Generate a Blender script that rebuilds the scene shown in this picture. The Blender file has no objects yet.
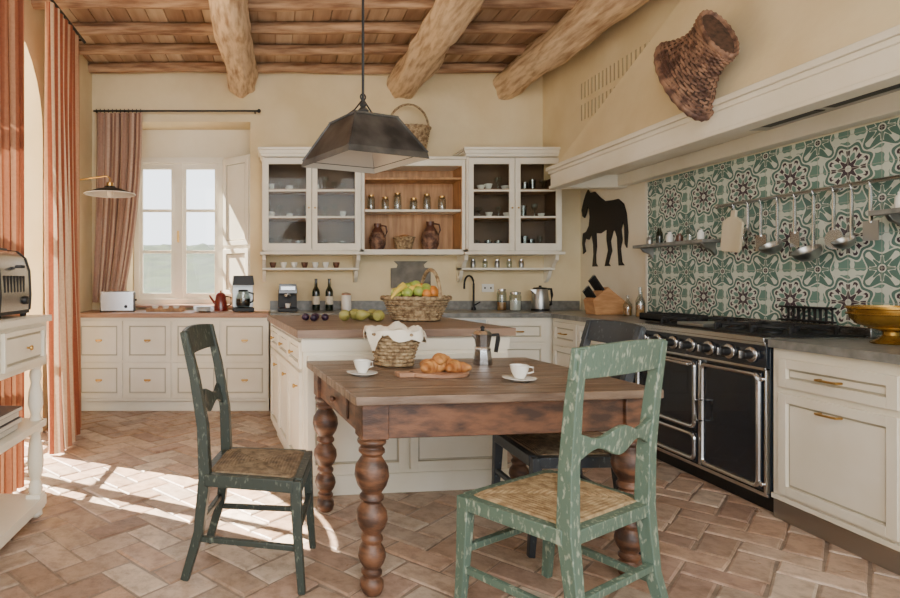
import bpy, bmesh, math, random
from mathutils import Matrix, Vector, noise
random.seed(3)
S=bpy.context.scene
pi=math.pi
def c(r,g,b):
    f=lambda v:(v/255/12.92) if v/255<=.04045 else ((v/255+.055)/1.055)**2.4
    return (f(r),f(g),f(b),1)
# ---------------------------------------------------------------- materials
def mat(name,col,rough=.5,metal=0,var=None,scale=6,stretch=(1,1,1),lo=.35,hi=.65,bump=0,bscale=40,coat=0,detail=6,emit=0):
    m=bpy.data.materials.new(name); m.use_nodes=True; nt=m.node_tree; n=nt.nodes; L=nt.links
    p=n['Principled BSDF']; p.inputs['Base Color'].default_value=col
    p.inputs['Roughness'].default_value=rough; p.inputs['Metallic'].default_value=metal
    p.inputs['Coat Weight'].default_value=coat
    if emit:
        p.inputs['Emission Color'].default_value=col; p.inputs['Emission Strength'].default_value=emit
    tc=n.new('ShaderNodeTexCoord'); mp=n.new('ShaderNodeMapping'); mp.inputs['Scale'].default_value=stretch
    L.new(tc.outputs['Object'],mp.inputs['Vector'])
    if var:
        t=n.new('ShaderNodeTexNoise'); t.inputs['Scale'].default_value=scale; t.inputs['Detail'].default_value=detail
        L.new(mp.outputs[0],t.inputs['Vector'])
        r=n.new('ShaderNodeValToRGB'); r.color_ramp.elements[0].position=lo; r.color_ramp.elements[1].position=hi
        r.color_ramp.elements[0].color=col; r.color_ramp.elements[1].color=var
        L.new(t.outputs['Fac'],r.inputs[0]); L.new(r.outputs[0],p.inputs['Base Color'])
    if bump:
        t2=n.new('ShaderNodeTexNoise'); t2.inputs['Scale'].default_value=bscale; t2.inputs['Detail'].default_value=4
        L.new(mp.outputs[0],t2.inputs['Vector'])
        bp=n.new('ShaderNodeBump'); bp.inputs['Strength'].default_value=bump; bp.inputs['Distance'].default_value=.01
        L.new(t2.outputs['Fac'],bp.inputs['Height']); L.new(bp.outputs[0],p.inputs['Normal'])
    return m
def attrmat(name,rough,mixc=None,scale=6,bump=0,trans=0,fac=.6,fine=None):
    m=bpy.data.materials.new(name); m.use_nodes=True; nt=m.node_tree; n=nt.nodes; L=nt.links
    p=n['Principled BSDF']; p.inputs['Roughness'].default_value=rough
    a=n.new('ShaderNodeVertexColor'); a.layer_name='Col'
    tc=n.new('ShaderNodeTexCoord'); t=n.new('ShaderNodeTexNoise'); t.inputs['Scale'].default_value=scale; t.inputs['Detail'].default_value=8
    L.new(tc.outputs['Object'],t.inputs['Vector'])
    mx=n.new('ShaderNodeMix'); mx.data_type='RGBA'; mx.blend_type='MULTIPLY'; mx.inputs[0].default_value=fac
    r=n.new('ShaderNodeValToRGB'); r.color_ramp.elements[0].position=.3; r.color_ramp.elements[1].position=.65
    r.color_ramp.elements[0].color=mixc or (.5,.5,.5,1); r.color_ramp.elements[1].color=(1,1,1,1)
    L.new(t.outputs['Fac'],r.inputs[0]); L.new(a.outputs[0],mx.inputs[6]); L.new(r.outputs[0],mx.inputs[7])
    out=mx.outputs[2]; hgt=t.outputs['Fac']
    if fine:
        t3=n.new('ShaderNodeTexNoise'); t3.inputs['Scale'].default_value=fine; t3.inputs['Detail'].default_value=8; t3.inputs['Roughness'].default_value=.7
        L.new(tc.outputs['Object'],t3.inputs['Vector'])
        r3=n.new('ShaderNodeValToRGB'); r3.color_ramp.elements[0].position=.36; r3.color_ramp.elements[1].position=.56
        r3.color_ramp.elements[0].color=(.46,.41,.37,1); r3.color_ramp.elements[1].color=(1,1,1,1); L.new(t3.outputs['Fac'],r3.inputs[0])
        m3=n.new('ShaderNodeMix'); m3.data_type='RGBA'; m3.blend_type='MULTIPLY'; m3.inputs[0].default_value=.7
        L.new(out,m3.inputs[6]); L.new(r3.outputs[0],m3.inputs[7]); out=m3.outputs[2]; hgt=t3.outputs['Fac']
        mr=n.new('ShaderNodeMapRange'); mr.inputs[1].default_value=.3; mr.inputs[2].default_value=.7; mr.inputs[3].default_value=.5; mr.inputs[4].default_value=.26
        L.new(t.outputs['Fac'],mr.inputs[0]); L.new(mr.outputs[0],p.inputs['Roughness'])
    L.new(out,p.inputs['Base Color'])
    if bump:
        bp=n.new('ShaderNodeBump'); bp.inputs['Strength'].default_value=bump; bp.inputs['Distance'].default_value=.01
        L.new(hgt,bp.inputs['Height']); L.new(bp.outputs[0],p.inputs['Normal'])
    if trans:
        tl=n.new('ShaderNodeBsdfTranslucent'); L.new(mx.outputs[2],tl.inputs[0])
        ms=n.new('ShaderNodeMixShader'); ms.inputs[0].default_value=trans
        L.new(p.outputs[0],ms.inputs[1]); L.new(tl.outputs[0],ms.inputs[2]); L.new(ms.outputs[0],n['Material Output'].inputs[0])
    return m
def glassmat(name,tint=(1,1,1,1),fac=.1):
    m=bpy.data.materials.new(name); m.use_nodes=True; nt=m.node_tree; n=nt.nodes; L=nt.links
    n.remove(n['Principled BSDF'])
    t=n.new('ShaderNodeBsdfTransparent'); t.inputs[0].default_value=tint
    g=n.new('ShaderNodeBsdfGlossy'); g.inputs['Roughness'].default_value=.03
    ms=n.new('ShaderNodeMixShader'); ms.inputs[0].default_value=fac
    L.new(t.outputs[0],ms.inputs[1]); L.new(g.outputs[0],ms.inputs[2]); L.new(ms.outputs[0],n['Material Output'].inputs[0])
    return m
plaster=mat('plaster_cream',c(233,216,178),.9,var=c(221,201,158),scale=2.2,bump=.25,bscale=14)
white_pl=mat('plaster_pale',c(240,232,212),.9,var=c(232,220,192),scale=2,bump=.15,bscale=14)
paint=mat('cabinet_paint',c(240,234,218),.45,var=c(231,223,202),scale=3)
groove=mat('cabinet_groove',c(186,178,156),.6)
ventm=mat('vent_slot',c(176,160,128),.8)
wood_top=mat('oak_counter',c(182,140,110),.45,var=c(146,108,84),scale=3,stretch=(1,12,6),bump=.1)
wood_isl=mat('island_counter_wood',c(146,120,100),.42,var=c(108,86,72),scale=3,stretch=(1,12,6),bump=.1)
stone=mat('grey_stone',c(140,139,133),.3,var=c(112,112,107),scale=20)
table_top=mat('table_top_wood',c(150,128,108),.38,var=c(86,66,52),scale=2.4,stretch=(1.5,16,6),lo=.3,hi=.66,bump=.3,bscale=24,detail=10)
table_wood=mat('table_wood',c(116,78,54),.42,var=c(62,42,32),scale=5,stretch=(2,2,6),lo=.35,hi=.62,bump=.2,detail=9)
beam_w=mat('beam_wood',c(226,200,164),.85,var=c(160,124,92),scale=5,stretch=(5,.8,5),lo=.42,hi=.72,bump=.7,bscale=9,detail=9)
joist_w=mat('joist_wood',c(196,160,124),.85,var=c(126,90,64),scale=4,stretch=(.8,6,6),bump=.5,bscale=9,detail=9)
board_ws=[mat('ceiling_board_%d'%i,k,.85,var=v,scale=2,stretch=(6,.7,1)) for i,(k,v) in enumerate([(c(196,168,140),c(164,134,106)),(c(212,188,160),c(182,154,126)),(c(180,148,120),c(150,118,92))])]
green=mat('green_chair_paint',c(84,104,90),.55,var=c(146,156,136),scale=42,stretch=(1.6,1.6,.7),lo=.55,hi=.66,bump=.3,detail=12)
dark=mat('dark_chair_paint',c(46,54,48),.45,var=c(102,110,96),scale=42,stretch=(1.6,1.6,.7),lo=.58,hi=.70,bump=.25,detail=12)
bluedark=mat('blue_black_chair_paint',c(36,42,48),.4,var=c(88,98,100),scale=42,stretch=(1.6,1.6,.7),lo=.6,hi=.72,detail=12)
rush=mat('rush_seat',c(176,152,114),.8,var=c(128,104,72),scale=30,stretch=(1,1,1),bump=.3,bscale=120)
rush_d=mat('rush_seat_dark',c(134,114,88),.8,var=c(90,74,54),scale=30,stretch=(1,1,1),bump=.3,bscale=120)
wicker=mat('wicker',c(184,160,122),.75,var=c(112,86,58),scale=40,bump=.3,bscale=120)
wicker_d=mat('wicker_dark',c(92,66,50),.7,var=c(50,36,28),scale=30,bump=.3,bscale=120)
wicker_r=mat('wicker_brown',c(146,110,86),.6,var=c(78,52,42),scale=14,lo=.4,hi=.6,bump=.3,bscale=120)
steel=mat('steel',c(205,205,204),.22,1)
steelb=mat('brushed_steel',c(175,175,172),.35,1,bump=.03)
zinc=mat('zinc_shade',c(100,100,98),.42,.7,var=c(58,58,58),scale=7)
zinc_in=mat('shade_inside',c(190,182,168),.6)
brass=mat('brass',c(196,156,88),.28,1)
black=mat('blue_grey_enamel',c(34,40,48),.22,coat=.3)
blackm=mat('black_iron',c(20,20,21),.5)
iron=mat('cast_iron',c(30,30,31),.6,bump=.2)
gold=mat('gold_bowl',c(180,140,62),.25,.7,var=c(132,94,36),scale=8)
cer=mat('white_ceramic',c(240,238,230),.2,coat=.4)
redc=mat('red_enamel',c(120,40,32),.25,coat=.4)
brownc=mat('brown_clay',c(92,56,42),.35,coat=.3)
glass=glassmat('window_glass',(1,1,1,1),.02)
cglass=glassmat('cabinet_glass',(.95,.97,.95,1),.008)
jarglass=glassmat('jar_glass',(.75,.8,.78,1),.14)
bottle=mat('bottle_glass',c(20,30,18),.08,coat=.5)
labelm=mat('label_paper',c(220,210,190),.7)
boardm=mat('pale_board_wood',c(226,214,186),.6,var=c(206,190,156),scale=4,stretch=(1,1,.2))
inner=mat('cabinet_inside',c(108,82,60),.6,var=c(82,60,44),scale=4)
honey=mat('honey_wood',c(192,146,98),.5,var=c(156,112,70),scale=3,stretch=(9,9,1))
cloth=mat('linen',c(236,228,210),.9,bump=.3,bscale=30)
bread=mat('croissant_crust',c(206,150,86),.55,var=c(146,86,40),scale=18)
pearm=mat('pear_skin',c(178,176,100),.45,var=c(148,142,72),scale=12)
plumm=mat('plum_skin',c(62,36,62),.35,var=c(36,22,44),scale=6)
applem=mat('apple_green',c(150,172,72),.35,var=c(188,190,100),scale=5)
lemonm=mat('lemon_skin',c(228,198,84),.4,bump=.1)
orangem=mat('orange_skin',c(216,136,60),.45,bump=.1)
bookm=mat('book_cover',c(38,34,38),.5); pagem=mat('book_pages',c(210,204,190),.8); book2=mat('book_cover_grey',c(86,80,82),.5)
slate=mat('slate_plaque',c(128,122,110),.6,var=c(94,90,80),scale=8)
knifewood=mat('knife_block_wood',c(206,156,108),.45,var=c(180,128,82),scale=3,stretch=(3,3,12))
horsem=mat('horse_iron',c(38,34,32),.6)
plastic=mat('socket_plastic',c(238,236,228),.4)
bulbm=mat('bulb_glass',c(255,240,215),.3)
# ---------------------------------------------------------------- builder
class B:
    def __init__(s,name): s.name=name; s.bm=bmesh.new(); s.mats=[]; s.M=Matrix.Identity(4)
    def mi(s,m):
        if m not in s.mats: s.mats.append(m)
        return s.mats.index(m)
    def add(s,vs,fs,m):
        bv=[s.bm.verts.new(s.M@Vector(v)) for v in vs]; i=s.mi(m)
        for f in fs:
            try:
                fc=s.bm.faces.new([bv[k] for k in f]); fc.material_index=i
            except ValueError: pass
    def box(s,x0,x1,y0,y1,z0,z1,m,t=0):
        s.add([(x0,y0,z0),(x1,y0,z0),(x1,y1,z0),(x0,y1,z0),(x0+t,y0+t,z1),(x1-t,y0+t,z1),(x1-t,y1-t,z1),(x0+t,y1-t,z1)],
              [(3,2,1,0),(4,5,6,7),(0,1,5,4),(1,2,6,5),(2,3,7,6),(3,0,4,7)],m)
    def lathe(s,prof,m,o=(0,0,0),seg=24,R=None,sx=1,sy=1,cap=True):
        T=Matrix.Translation(o)@(R.to_4x4() if R is not None else Matrix.Identity(4)); vs=[];fs=[]
        for r,z in prof:
            for k in range(seg):
                a=2*pi*k/seg; vs.append(T@Vector((r*math.cos(a)*sx,r*math.sin(a)*sy,z)))
        n=len(prof)
        for i in range(n-1):
            for k in range(seg):
                k2=(k+1)%seg; fs.append((i*seg+k,i*seg+k2,(i+1)*seg+k2,(i+1)*seg+k))
        if cap:
            fs.append(tuple(range(seg-1,-1,-1))); fs.append(tuple((n-1)*seg+k for k in range(seg)))
        s.add(vs,fs,m)
    def sph(s,o,rx,ry,rz,m,seg=16,R=None):
        pr=[(max(math.sin(pi*i/10),.01),-math.cos(pi*i/10)) for i in range(11)]
        D=Matrix.Diagonal((rx,ry,rz)); RR=(R@D) if R is not None else D
        s.lathe(pr,m,o,seg,RR)
    def tube(s,pts,r,m,seg=8,ref=(0,0,1),sq=False,flat=1):
        P=[Vector(p) for p in pts]; n=len(P); vs=[];fs=[]
        if sq: seg=4
        for i,p in enumerate(P):
            t=(P[min(i+1,n-1)]-P[max(i-1,0)]).normalized(); rf=Vector(ref)
            if abs(t.dot(rf))>.95: rf=Vector((1,0,0)) if abs(t.x)<.9 else Vector((0,1,0))
            u=t.cross(rf).normalized(); v=u.cross(t).normalized(); rr=r[i] if isinstance(r,(list,tuple)) else r
            for k in range(seg):
                a=2*pi*k/seg+(pi/4 if sq else 0); q=rr*(1.4142 if sq else 1)
                vs.append(p+u*math.cos(a)*q+v*math.sin(a)*q*flat)
        for i in range(n-1):
            for k in range(seg):
                k2=(k+1)%seg; fs.append((i*seg+k,i*seg+k2,(i+1)*seg+k2,(i+1)*seg+k))
        fs.append(tuple(range(seg-1,-1,-1))); fs.append(tuple((n-1)*seg+k for k in range(seg)))
        s.add(vs,fs,m)
    def ext(s,poly,d0,d1,m,fn):
        n=len(poly); vs=[fn(a,b,d0) for a,b in poly]+[fn(a,b,d1) for a,b in poly]
        fs=[tuple(range(n)),tuple(range(2*n-1,n-1,-1))]+[(i,(i+1)%n,n+(i+1)%n,n+i) for i in range(n)]
        s.add(vs,fs,m)
    def woven(s,prof,m,o=(0,0,0),stakes=28,rows=16,amp=.005,R=None,sx=1,sy=1,cap=True):
        T=Matrix.Translation(o)@(R.to_4x4() if R is not None else Matrix.Identity(4))
        segs=[0]
        for a,b in zip(prof,prof[1:]): segs.append(segs[-1]+math.hypot(b[0]-a[0],b[1]-a[1]))
        tot=segs[-1]; N=rows*4; pr=[]
        for i in range(N+1):
            d=tot*i/N; j=0
            while j<len(segs)-2 and segs[j+1]<d: j+=1
            f=(d-segs[j])/max(segs[j+1]-segs[j],1e-6); pr.append((prof[j][0]+(prof[j+1][0]-prof[j][0])*f,prof[j][1]+(prof[j+1][1]-prof[j][1])*f))
        seg=stakes*4; vs=[];fs=[]
        for i,(r,z) in enumerate(pr):
            row=i//4; ph=pi*(row%2); env=(-.5,.7,1,.7)[i%4]
            for k in range(seg):
                a=2*pi*k/seg; rr=r+amp*(math.cos(stakes*a+ph)*max(env,0)+env*.6)
                vs.append(T@Vector((rr*math.cos(a)*sx,rr*math.sin(a)*sy,z)))
        for i in range(N):
            for k in range(seg):
                k2=(k+1)%seg; fs.append((i*seg+k,i*seg+k2,(i+1)*seg+k2,(i+1)*seg+k))
        if cap: fs.append(tuple(range(seg-1,-1,-1)))
        s.add(vs,fs,m)
    def ring(s,R_,r,m,o=(0,0,0),R=None,sx=1,sy=1,twist=True,seg=48):
        T=Matrix.Translation(o)@(R.to_4x4() if R is not None else Matrix.Identity(4)); vs=[];fs=[];w=8
        for k in range(seg):
            a=2*pi*k/seg; q=r*(1+.18*math.cos(k*pi)) if twist else r
            for j in range(w):
                b=2*pi*j/w; R2=R_+q*math.cos(b); vs.append(T@Vector((R2*math.cos(a)*sx,R2*math.sin(a)*sy,q*math.sin(b))))
        for k in range(seg):
            for j in range(w): fs.append((k*w+j,((k+1)%seg)*w+j,((k+1)%seg)*w+(j+1)%w,k*w+(j+1)%w))
        s.add(vs,fs,m)
    def panel(s,x0,x1,z0,z1,m,hand=None,fw=.045,hz=None,hx=None):
        t=.02
        s.box(x0,x0+fw,-t,0,z0,z1,m); s.box(x1-fw,x1,-t,0,z0,z1,m)
        s.box(x0+fw,x1-fw,-t,0,z0,z0+fw,m); s.box(x0+fw,x1-fw,-t,0,z1-fw,z1,m)
        s.box(x0+fw+.012,x1-fw-.012,-.010,0,z0+fw+.012,z1-fw-.012,m)
        s.box(x0+fw,x1-fw,-.003,0,z0+fw,z1-fw,groove)
        if hand:
            cx=hx if hx is not None else (x0+x1)/2; cz=hz if hz is not None else (z0+z1)/2
            if hand=='bar':
                s.tube([(cx-.05,-t,cz),(cx-.05,-t-.028,cz),(cx-.035,-t-.032,cz),(cx+.035,-t-.032,cz),(cx+.05,-t-.028,cz),(cx+.05,-t,cz)],.006,brass)
            elif hand=='ring':
                s.box(cx-.03,cx+.03,-t-.004,-t,cz-.004,cz+.012,brass)
                s.tube([(cx+.022*math.cos(a*pi/6),-t-.009,cz+.002-.014*math.sin(a*pi/6)) for a in range(7)],.0025,brass,ref=(0,1,0))
            else:
                s.lathe([(.005,0),(.005,.012),(.013,.02),(.011,.028),(.001,.03)],brass,(cx,-t,cz),12,Matrix.Rotation(pi/2,3,'X'))
    def done(s,loc=(0,0,0),rz=0,bevel=0,ang=.7,smooth=True,rot=None):
        bmesh.ops.recalc_face_normals(s.bm,faces=s.bm.faces[:])
        for f in s.bm.faces: f.smooth=smooth
        for e in s.bm.edges:
            if len(e.link_faces)==2 and e.calc_face_angle(0)>ang: e.smooth=False
        me=bpy.data.meshes.new(s.name); s.bm.to_mesh(me); s.bm.free()
        for m in s.mats: me.materials.append(m)
        o=bpy.data.objects.new(s.name,me); S.collection.objects.link(o); o.location=loc
        o.rotation_euler=rot or (0,0,rz)
        if bevel:
            bv=o.modifiers.new('bevel','BEVEL'); bv.width=bevel; bv.segments=2; bv.limit_method='ANGLE'; bv.angle_limit=.8
        return o
def Tz(x,y,z,r=0): return Matrix.Translation((x,y,z))@Matrix.Rotation(r,4,'Z')
RX=lambda a:Matrix.Rotation(a,3,'X'); RY=lambda a:Matrix.Rotation(a,3,'Y'); RZ=lambda a:Matrix.Rotation(a,3,'Z')
H=3.40
# ---------------------------------------------------------------- floor (herringbone terracotta)
def floor():
    W=.14; ca,sa=math.cos(pi/4),math.sin(pi/4); vs=[];fs=[];cols=[]
    pal=[c(210,186,164),c(200,172,148),c(218,198,176),c(190,160,136),c(208,182,158),c(182,152,132),c(196,164,138)]
    def tile(x0,y0,w,h):
        cx,cy=x0+w/2,y0+h/2; X=cx*ca-cy*sa; Y=cx*sa+cy*ca
        if not(-2.35<X<3.3 and -1.2<Y<6.3): return
        b=len(vs); g=.006; dz=random.uniform(-.0035,.0015); tl=[random.uniform(-.0022,.0022) for _ in range(4)]
        jj=[(random.uniform(-.006,.006),random.uniform(-.006,.006)) for _ in range(4)]
        for ins,z in ((g*.4,-.012),(g,-.004),(g+.007,0)):
            for i,(px,py) in enumerate(((x0+ins,y0+ins),(x0+w-ins,y0+ins),(x0+w-ins,y0+h-ins),(x0+ins,y0+h-ins))):
                px+=jj[i][0]; py+=jj[i][1]
                vs.append((px*ca-py*sa,px*sa+py*ca,z+(dz+tl[i] if z>-.009 else 0)))
        F=[(b+8,b+9,b+10,b+11)]
        for l in (0,4):
            for i in range(4): F.append((b+l+i,b+l+(i+1)%4,b+l+4+(i+1)%4,b+l+4+i))
        k=random.choice(pal); q=random.uniform(.76,1.06); k=tuple(v*q for v in k[:3])+(1,)
        for f in F: fs.append(f); cols.append(k)
    for i in range(-62,62):
        for j in range(-62,62):
            d=(i-j)%4
            if d==0: tile(i*W,j*W,2*W,W)
            if d==3: tile(i*W,j*W,W,2*W)
    b=len(vs); vs.extend([(-2.4,-1.2,-.007),(3.5,-1.2,-.007),(3.5,6.5,-.007),(-2.4,6.5,-.007)]); fs.append((b,b+1,b+2,b+3)); cols.append(c(156,138,122))
    me=bpy.data.meshes.new('floor'); me.from_pydata(vs,[],fs)
    ca_=me.color_attributes.new('Col','FLOAT_COLOR','CORNER'); li=0
    for p in me.polygons:
        for _ in p.loop_indices: ca_.data[li].color=cols[p.index]; li+=1
    me.materials.append(attrmat('terracotta_tile',.4,(.6,.56,.54,1),2.2,.35,fac=.6,fine=14))
    o=bpy.data.objects.new('floor',me); S.collection.objects.link(o)
floor()
# ---------------------------------------------------------------- room shell
b=B('wall_back'); Y0,Y1=6.07,6.45
b.box(-2.2,-1.45,Y0,Y1,0,H+.1,plaster); b.box(-.2,3.5,Y0,Y1,0,H+.1,plaster)
b.box(-1.45,-.2,Y0,Y1,0,.92,plaster); b.box(-1.45,-.2,Y0,Y1,2.8,H+.1,plaster)
b.box(-.50,-.2,Y1-.06,Y1,.92,2.8,white_pl); b.box(-1.45,-.50,Y1-.06,Y1,2.50,2.8,white_pl)
b.done()
b=B('wall_left')
yA,yB,sp,rad=3.35,4.75,2.35,.7; ym=(yA+yB)/2
poly=[(-1.2,0),(yA,0)]+[(yA,sp)]+[(ym-rad*math.cos(pi*i/16),sp+rad*math.sin(pi*i/16)) for i in range(1,16)]+[(yB,sp),(yB,0),(6.45,0),(6.45,H+.1),(-1.2,H+.1)]
b.ext(poly,-1.8,-2.2,plaster,lambda a,z,d:(d,a,z)); b.done(ang=.5)
b=B('wall_right'); b.box(3.142,3.5,-1.2,6.07,0,2.2,white_pl); b.done()
b=B('wall_right_upper'); b.box(2.76,3.5,-1.2,6.07,2.2,H+.1,plaster); b.done()
b=B('ceiling'); x=-2.2;i=0
while x<3.5:
    w=.15; b.box(x+.004,x+w-.004,-1.2,6.45,3.36,3.385,random.choice(board_ws)); x+=w
b.box(-2.3,3.6,-1.2,6.5,3.385,3.45,board_ws[2]); b.done()
def log(b,p0,p1,r,m,seg=18,n=40,seed=0,amp=.16,bend=.03):
    p0,p1=Vector(p0),Vector(p1); t=(p1-p0).normalized(); u=t.cross(Vector((0,0,1))).normalized(); v=u.cross(t); vs=[];fs=[]
    for i in range(n+1):
        f=i/n; cc=p0.lerp(p1,f)+u*bend*noise.noise(Vector((f*2.5,seed*7.1,0)))*2+v*bend*.4*noise.noise(Vector((f*3,seed*3.3,5)))
        for k in range(seg):
            a=2*pi*k/seg; q=r*(1+amp*noise.noise(Vector((f*(p1-p0).length*1.6,math.cos(a)*1.2+seed*5,math.sin(a)*1.2)))+amp*.4*noise.noise(Vector((f*(p1-p0).length*5,math.cos(a)*3+seed*5,math.sin(a)*3))))
            vs.append(cc+u*math.cos(a)*q+v*math.sin(a)*q)
    for i in range(n):
        for k in range(seg): k2=(k+1)%seg; fs.append((i*seg+k,i*seg+k2,(i+1)*seg+k2,(i+1)*seg+k))
    fs.append(tuple(range(seg))); fs.append(tuple(n*seg+k for k in range(seg))); b.add(vs,fs,m)
b=B('ceiling_joists'); yy=5.98;i=0
while yy>-.8:
    log(b,(-1.82,yy,3.315),(2.78,yy,3.315),.05,joist_w,12,40,i,.22,.02); yy-=.47; i+=1
b.done()
for i,(x0,x1,r) in enumerate(((-.27,-.25,.14),(1.35,1.22,.15),(2.40,2.42,.15))):
    b=B('ceiling_beam'); log(b,(x0,6.08,3.185),(x1,-1.0,3.185),r,beam_w,24,110,i+11,.28,.06); b.done()
# range hood
b=B('range_hood'); ye,yn=5.35,.6
b.box(2.50,2.60,yn,ye,2.03,2.18,paint); b.box(2.47,3.13,yn-.02,ye+.03,2.17,2.205,paint); b.box(2.485,2.60,yn,ye+.015,2.14,2.17,paint)
b.box(2.485,2.60,yn,ye,2.01,2.035,paint); b.box(2.60,3.13,ye-.1,ye,2.01,2.17,paint)
b.box(2.60,3.13,yn,ye-.1,2.12,2.17,paint); b.box(3.04,3.13,yn,ye-.1,2.02,2.12,paint)
b.box(2.72,2.98,2.6,3.6,2.095,2.12,steelb); b.box(2.78,2.92,2.7,3.1,2.09,2.10,blackm);b.box(2.78,2.92,3.15,3.5,2.09,2.10,blackm)
b.done(bevel=.006)
b=B('wall_chimney_breast')
b.add([(2.53,ye-.02,2.205),(2.53,yn,2.205),(2.755,yn,3.35),(2.755,3.4,3.35),(2.758,ye-.02,2.205),(2.758,yn,2.205),(2.758,yn,3.35)],
      [(0,1,2,3),(0,3,4),(0,4,5,1),(1,5,6,2)],plaster)
b.done()
b=B('wall_vent_grille')
for row in range(2):
    z0=2.60+row*.19
    for i in range(20):
        y=5.30-i*.056; b.box(2.754,2.7595,y-.012,y+.012,z0,z0+.15,plaster); b.box(2.7525,2.755,y-.009,y+.009,z0+.006,z0+.144,ventm)
b.done()
# ---------------------------------------------------------------- tile splashback
def tilemat():
    m=bpy.data.materials.new('moroccan_tile'); m.use_nodes=True; nt=m.node_tree; n=nt.nodes; L=nt.links; p=n['Principled BSDF']
    p.inputs['Roughness'].default_value=.3
    tc=n.new('ShaderNodeTexCoord'); sp=n.new('ShaderNodeSeparateXYZ'); L.new(tc.outputs['Object'],sp.inputs[0])
    def Mt(op,a,b_=None):
        q=n.new('ShaderNodeMath'); q.operation=op
        for i,v in enumerate((a,b_)):
            if v is None: continue
            if isinstance(v,(int,float)): q.inputs[i].default_value=v
            else: L.new(v,q.inputs[i])
        return q.outputs[0]
    T=.36
    P=Mt('MULTIPLY',sp.outputs[1],1/T); Q=Mt('MULTIPLY',sp.outputs[2],1/T)
    def cell(off):
        fx=Mt('SUBTRACT',Mt('FRACT',Mt('ADD',P,off)),.5); fz=Mt('SUBTRACT',Mt('FRACT',Mt('ADD',Q,off)),.5)
        r=Mt('SQRT',Mt('ADD',Mt('MULTIPLY',fx,fx),Mt('MULTIPLY',fz,fz))); th=Mt('ARCTAN2',fz,fx)
        return r,th,lambda amp,kk:Mt('MULTIPLY',r,Mt('ADD',1,Mt('MULTIPLY',amp,Mt('COSINE',Mt('MULTIPLY',th,kk)))))
    lt=lambda a,v:Mt('LESS_THAN',a,v); gt=lambda a,v:Mt('GREATER_THAN',a,v); AND=lambda a,b_:Mt('MULTIPLY',a,b_)
    base=n.new('ShaderNodeRGB'); base.outputs[0].default_value=c(210,217,204); cur=[base.outputs[0]]
    def over(mask,col):
        mx=n.new('ShaderNodeMix'); mx.data_type='RGBA'; L.new(mask,mx.inputs[0]); L.new(cur[0],mx.inputs[6]); mx.inputs[7].default_value=col; cur[0]=mx.outputs[2]
    G=c(84,118,108); G2=c(104,140,128); BU=c(62,46,58); WH=c(214,218,206)
    r,th,st=cell(.5); r2,th2,st2=cell(0)
    sn=lambda v,k,ph=0:Mt('SINE',Mt('ADD',Mt('MULTIPLY',v,2*pi*k),ph))
    f1=Mt('ADD',sn(P,4),sn(Q,4)); f2=Mt('ADD',sn(P,8,1.57),sn(Q,8,1.57))
    over(gt(Mt('ADD',f1,Mt('MULTIPLY',f2,.6)),-.05),G2)
    s2=st2(.28,4); over(lt(s2,.29),WH); over(lt(s2,.262),G)
    over(AND(lt(s2,.23),gt(Mt('COSINE',Mt('MULTIPLY',th2,8)),.35)),WH); over(lt(st2(-.3,8),.135),WH); over(lt(st2(-.4,8),.112),G); over(lt(r2,.06),WH); over(lt(r2,.04),BU)
    s1=st(.10,8); over(lt(s1,.385),WH); over(lt(s1,.360),G); over(lt(s1,.315),WH); over(AND(lt(s1,.292),gt(Mt('COSINE',Mt('MULTIPLY',th,16)),-.35)),BU)
    over(lt(st(.25,8),.215),WH); over(lt(st(.25,8),.185),G2); over(lt(st(-.28,8),.145),WH); over(lt(st(-.30,8),.12),BU); over(lt(r,.05),WH)
    for v in (P,Q):
        fr=Mt('FRACT',Mt('MULTIPLY',v,2)); over(lt(fr,.015),c(170,172,158))
    L.new(cur[0],p.inputs['Base Color']); return m
b=B('tile_backsplash'); b.box(3.122,3.141,.6,4.96,.905,2.008,tilemat()); b.box(3.116,3.141,4.96,4.985,.905,2.008,paint); b.done()
# ---------------------------------------------------------------- windows / doors
b=B('window_1'); yw=6.40
x0,x1,z0,z1=-1.44,-.505,1.0,2.5
b.box(x0-.005,x1+.005,yw-.04,yw+.05,z0-.07,z0,paint); b.box(x0-.005,x1+.005,yw-.04,yw+.05,z1-.06,z1,paint)
b.box(x0-.005,x0+.05,yw-.035,yw+.05,z0,z1-.06,paint); b.box(x1-.05,x1+.005,yw-.035,yw+.05,z0,z1-.06,paint)
xm=(x0+x1)/2; b.box(xm-.045,xm+.045,yw-.03,yw+.04,z0,z1-.06,paint)
for a,d in ((x0+.05,xm-.045),(xm+.045,x1-.05)):
    b.box(a,a+.035,yw-.01,yw+.03,z0,z1-.06,paint); b.box(d-.035,d,yw-.01,yw+.03,z0,z1-.06,paint)
    b.box(a+.035,d-.035,yw-.01,yw+.03,z0,z0+.06,paint); b.box(a+.035,d-.035,yw-.01,yw+.03,z1-.12,z1-.06,paint)
    for k in (1,2): z=z0+.06+(z1-z0-.18)*k/3; b.box(a+.035,d-.035,yw,yw+.02,z-.016,z+.016,paint)
    b.box(a+.035,d-.035,yw+.008,yw+.012,z0+.06,z1-.12,glass)
b.box(xm-.01,xm+.01,yw-.06,yw-.03,1.6,1.72,brass)
b.done(bevel=.003)
b=B('window_sill'); b.box(-1.448,-.202,6.0,6.355,.921,.945,wood_top); b.done()
b=B('window_shutter'); wS=.40
b.box(0,wS,0,.02,0,1.46,paint)
for zz0,zz1 in ((.03,.5),(.54,1.43)):
    b.panel(.02,wS-.02,zz0,zz1,paint)
o=b.done(bevel=.003); o.location=(-.50,6.345,1.02); o.rotation_euler=(0,0,-.70)
b=B('door_1'); xd=-2.24
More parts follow.
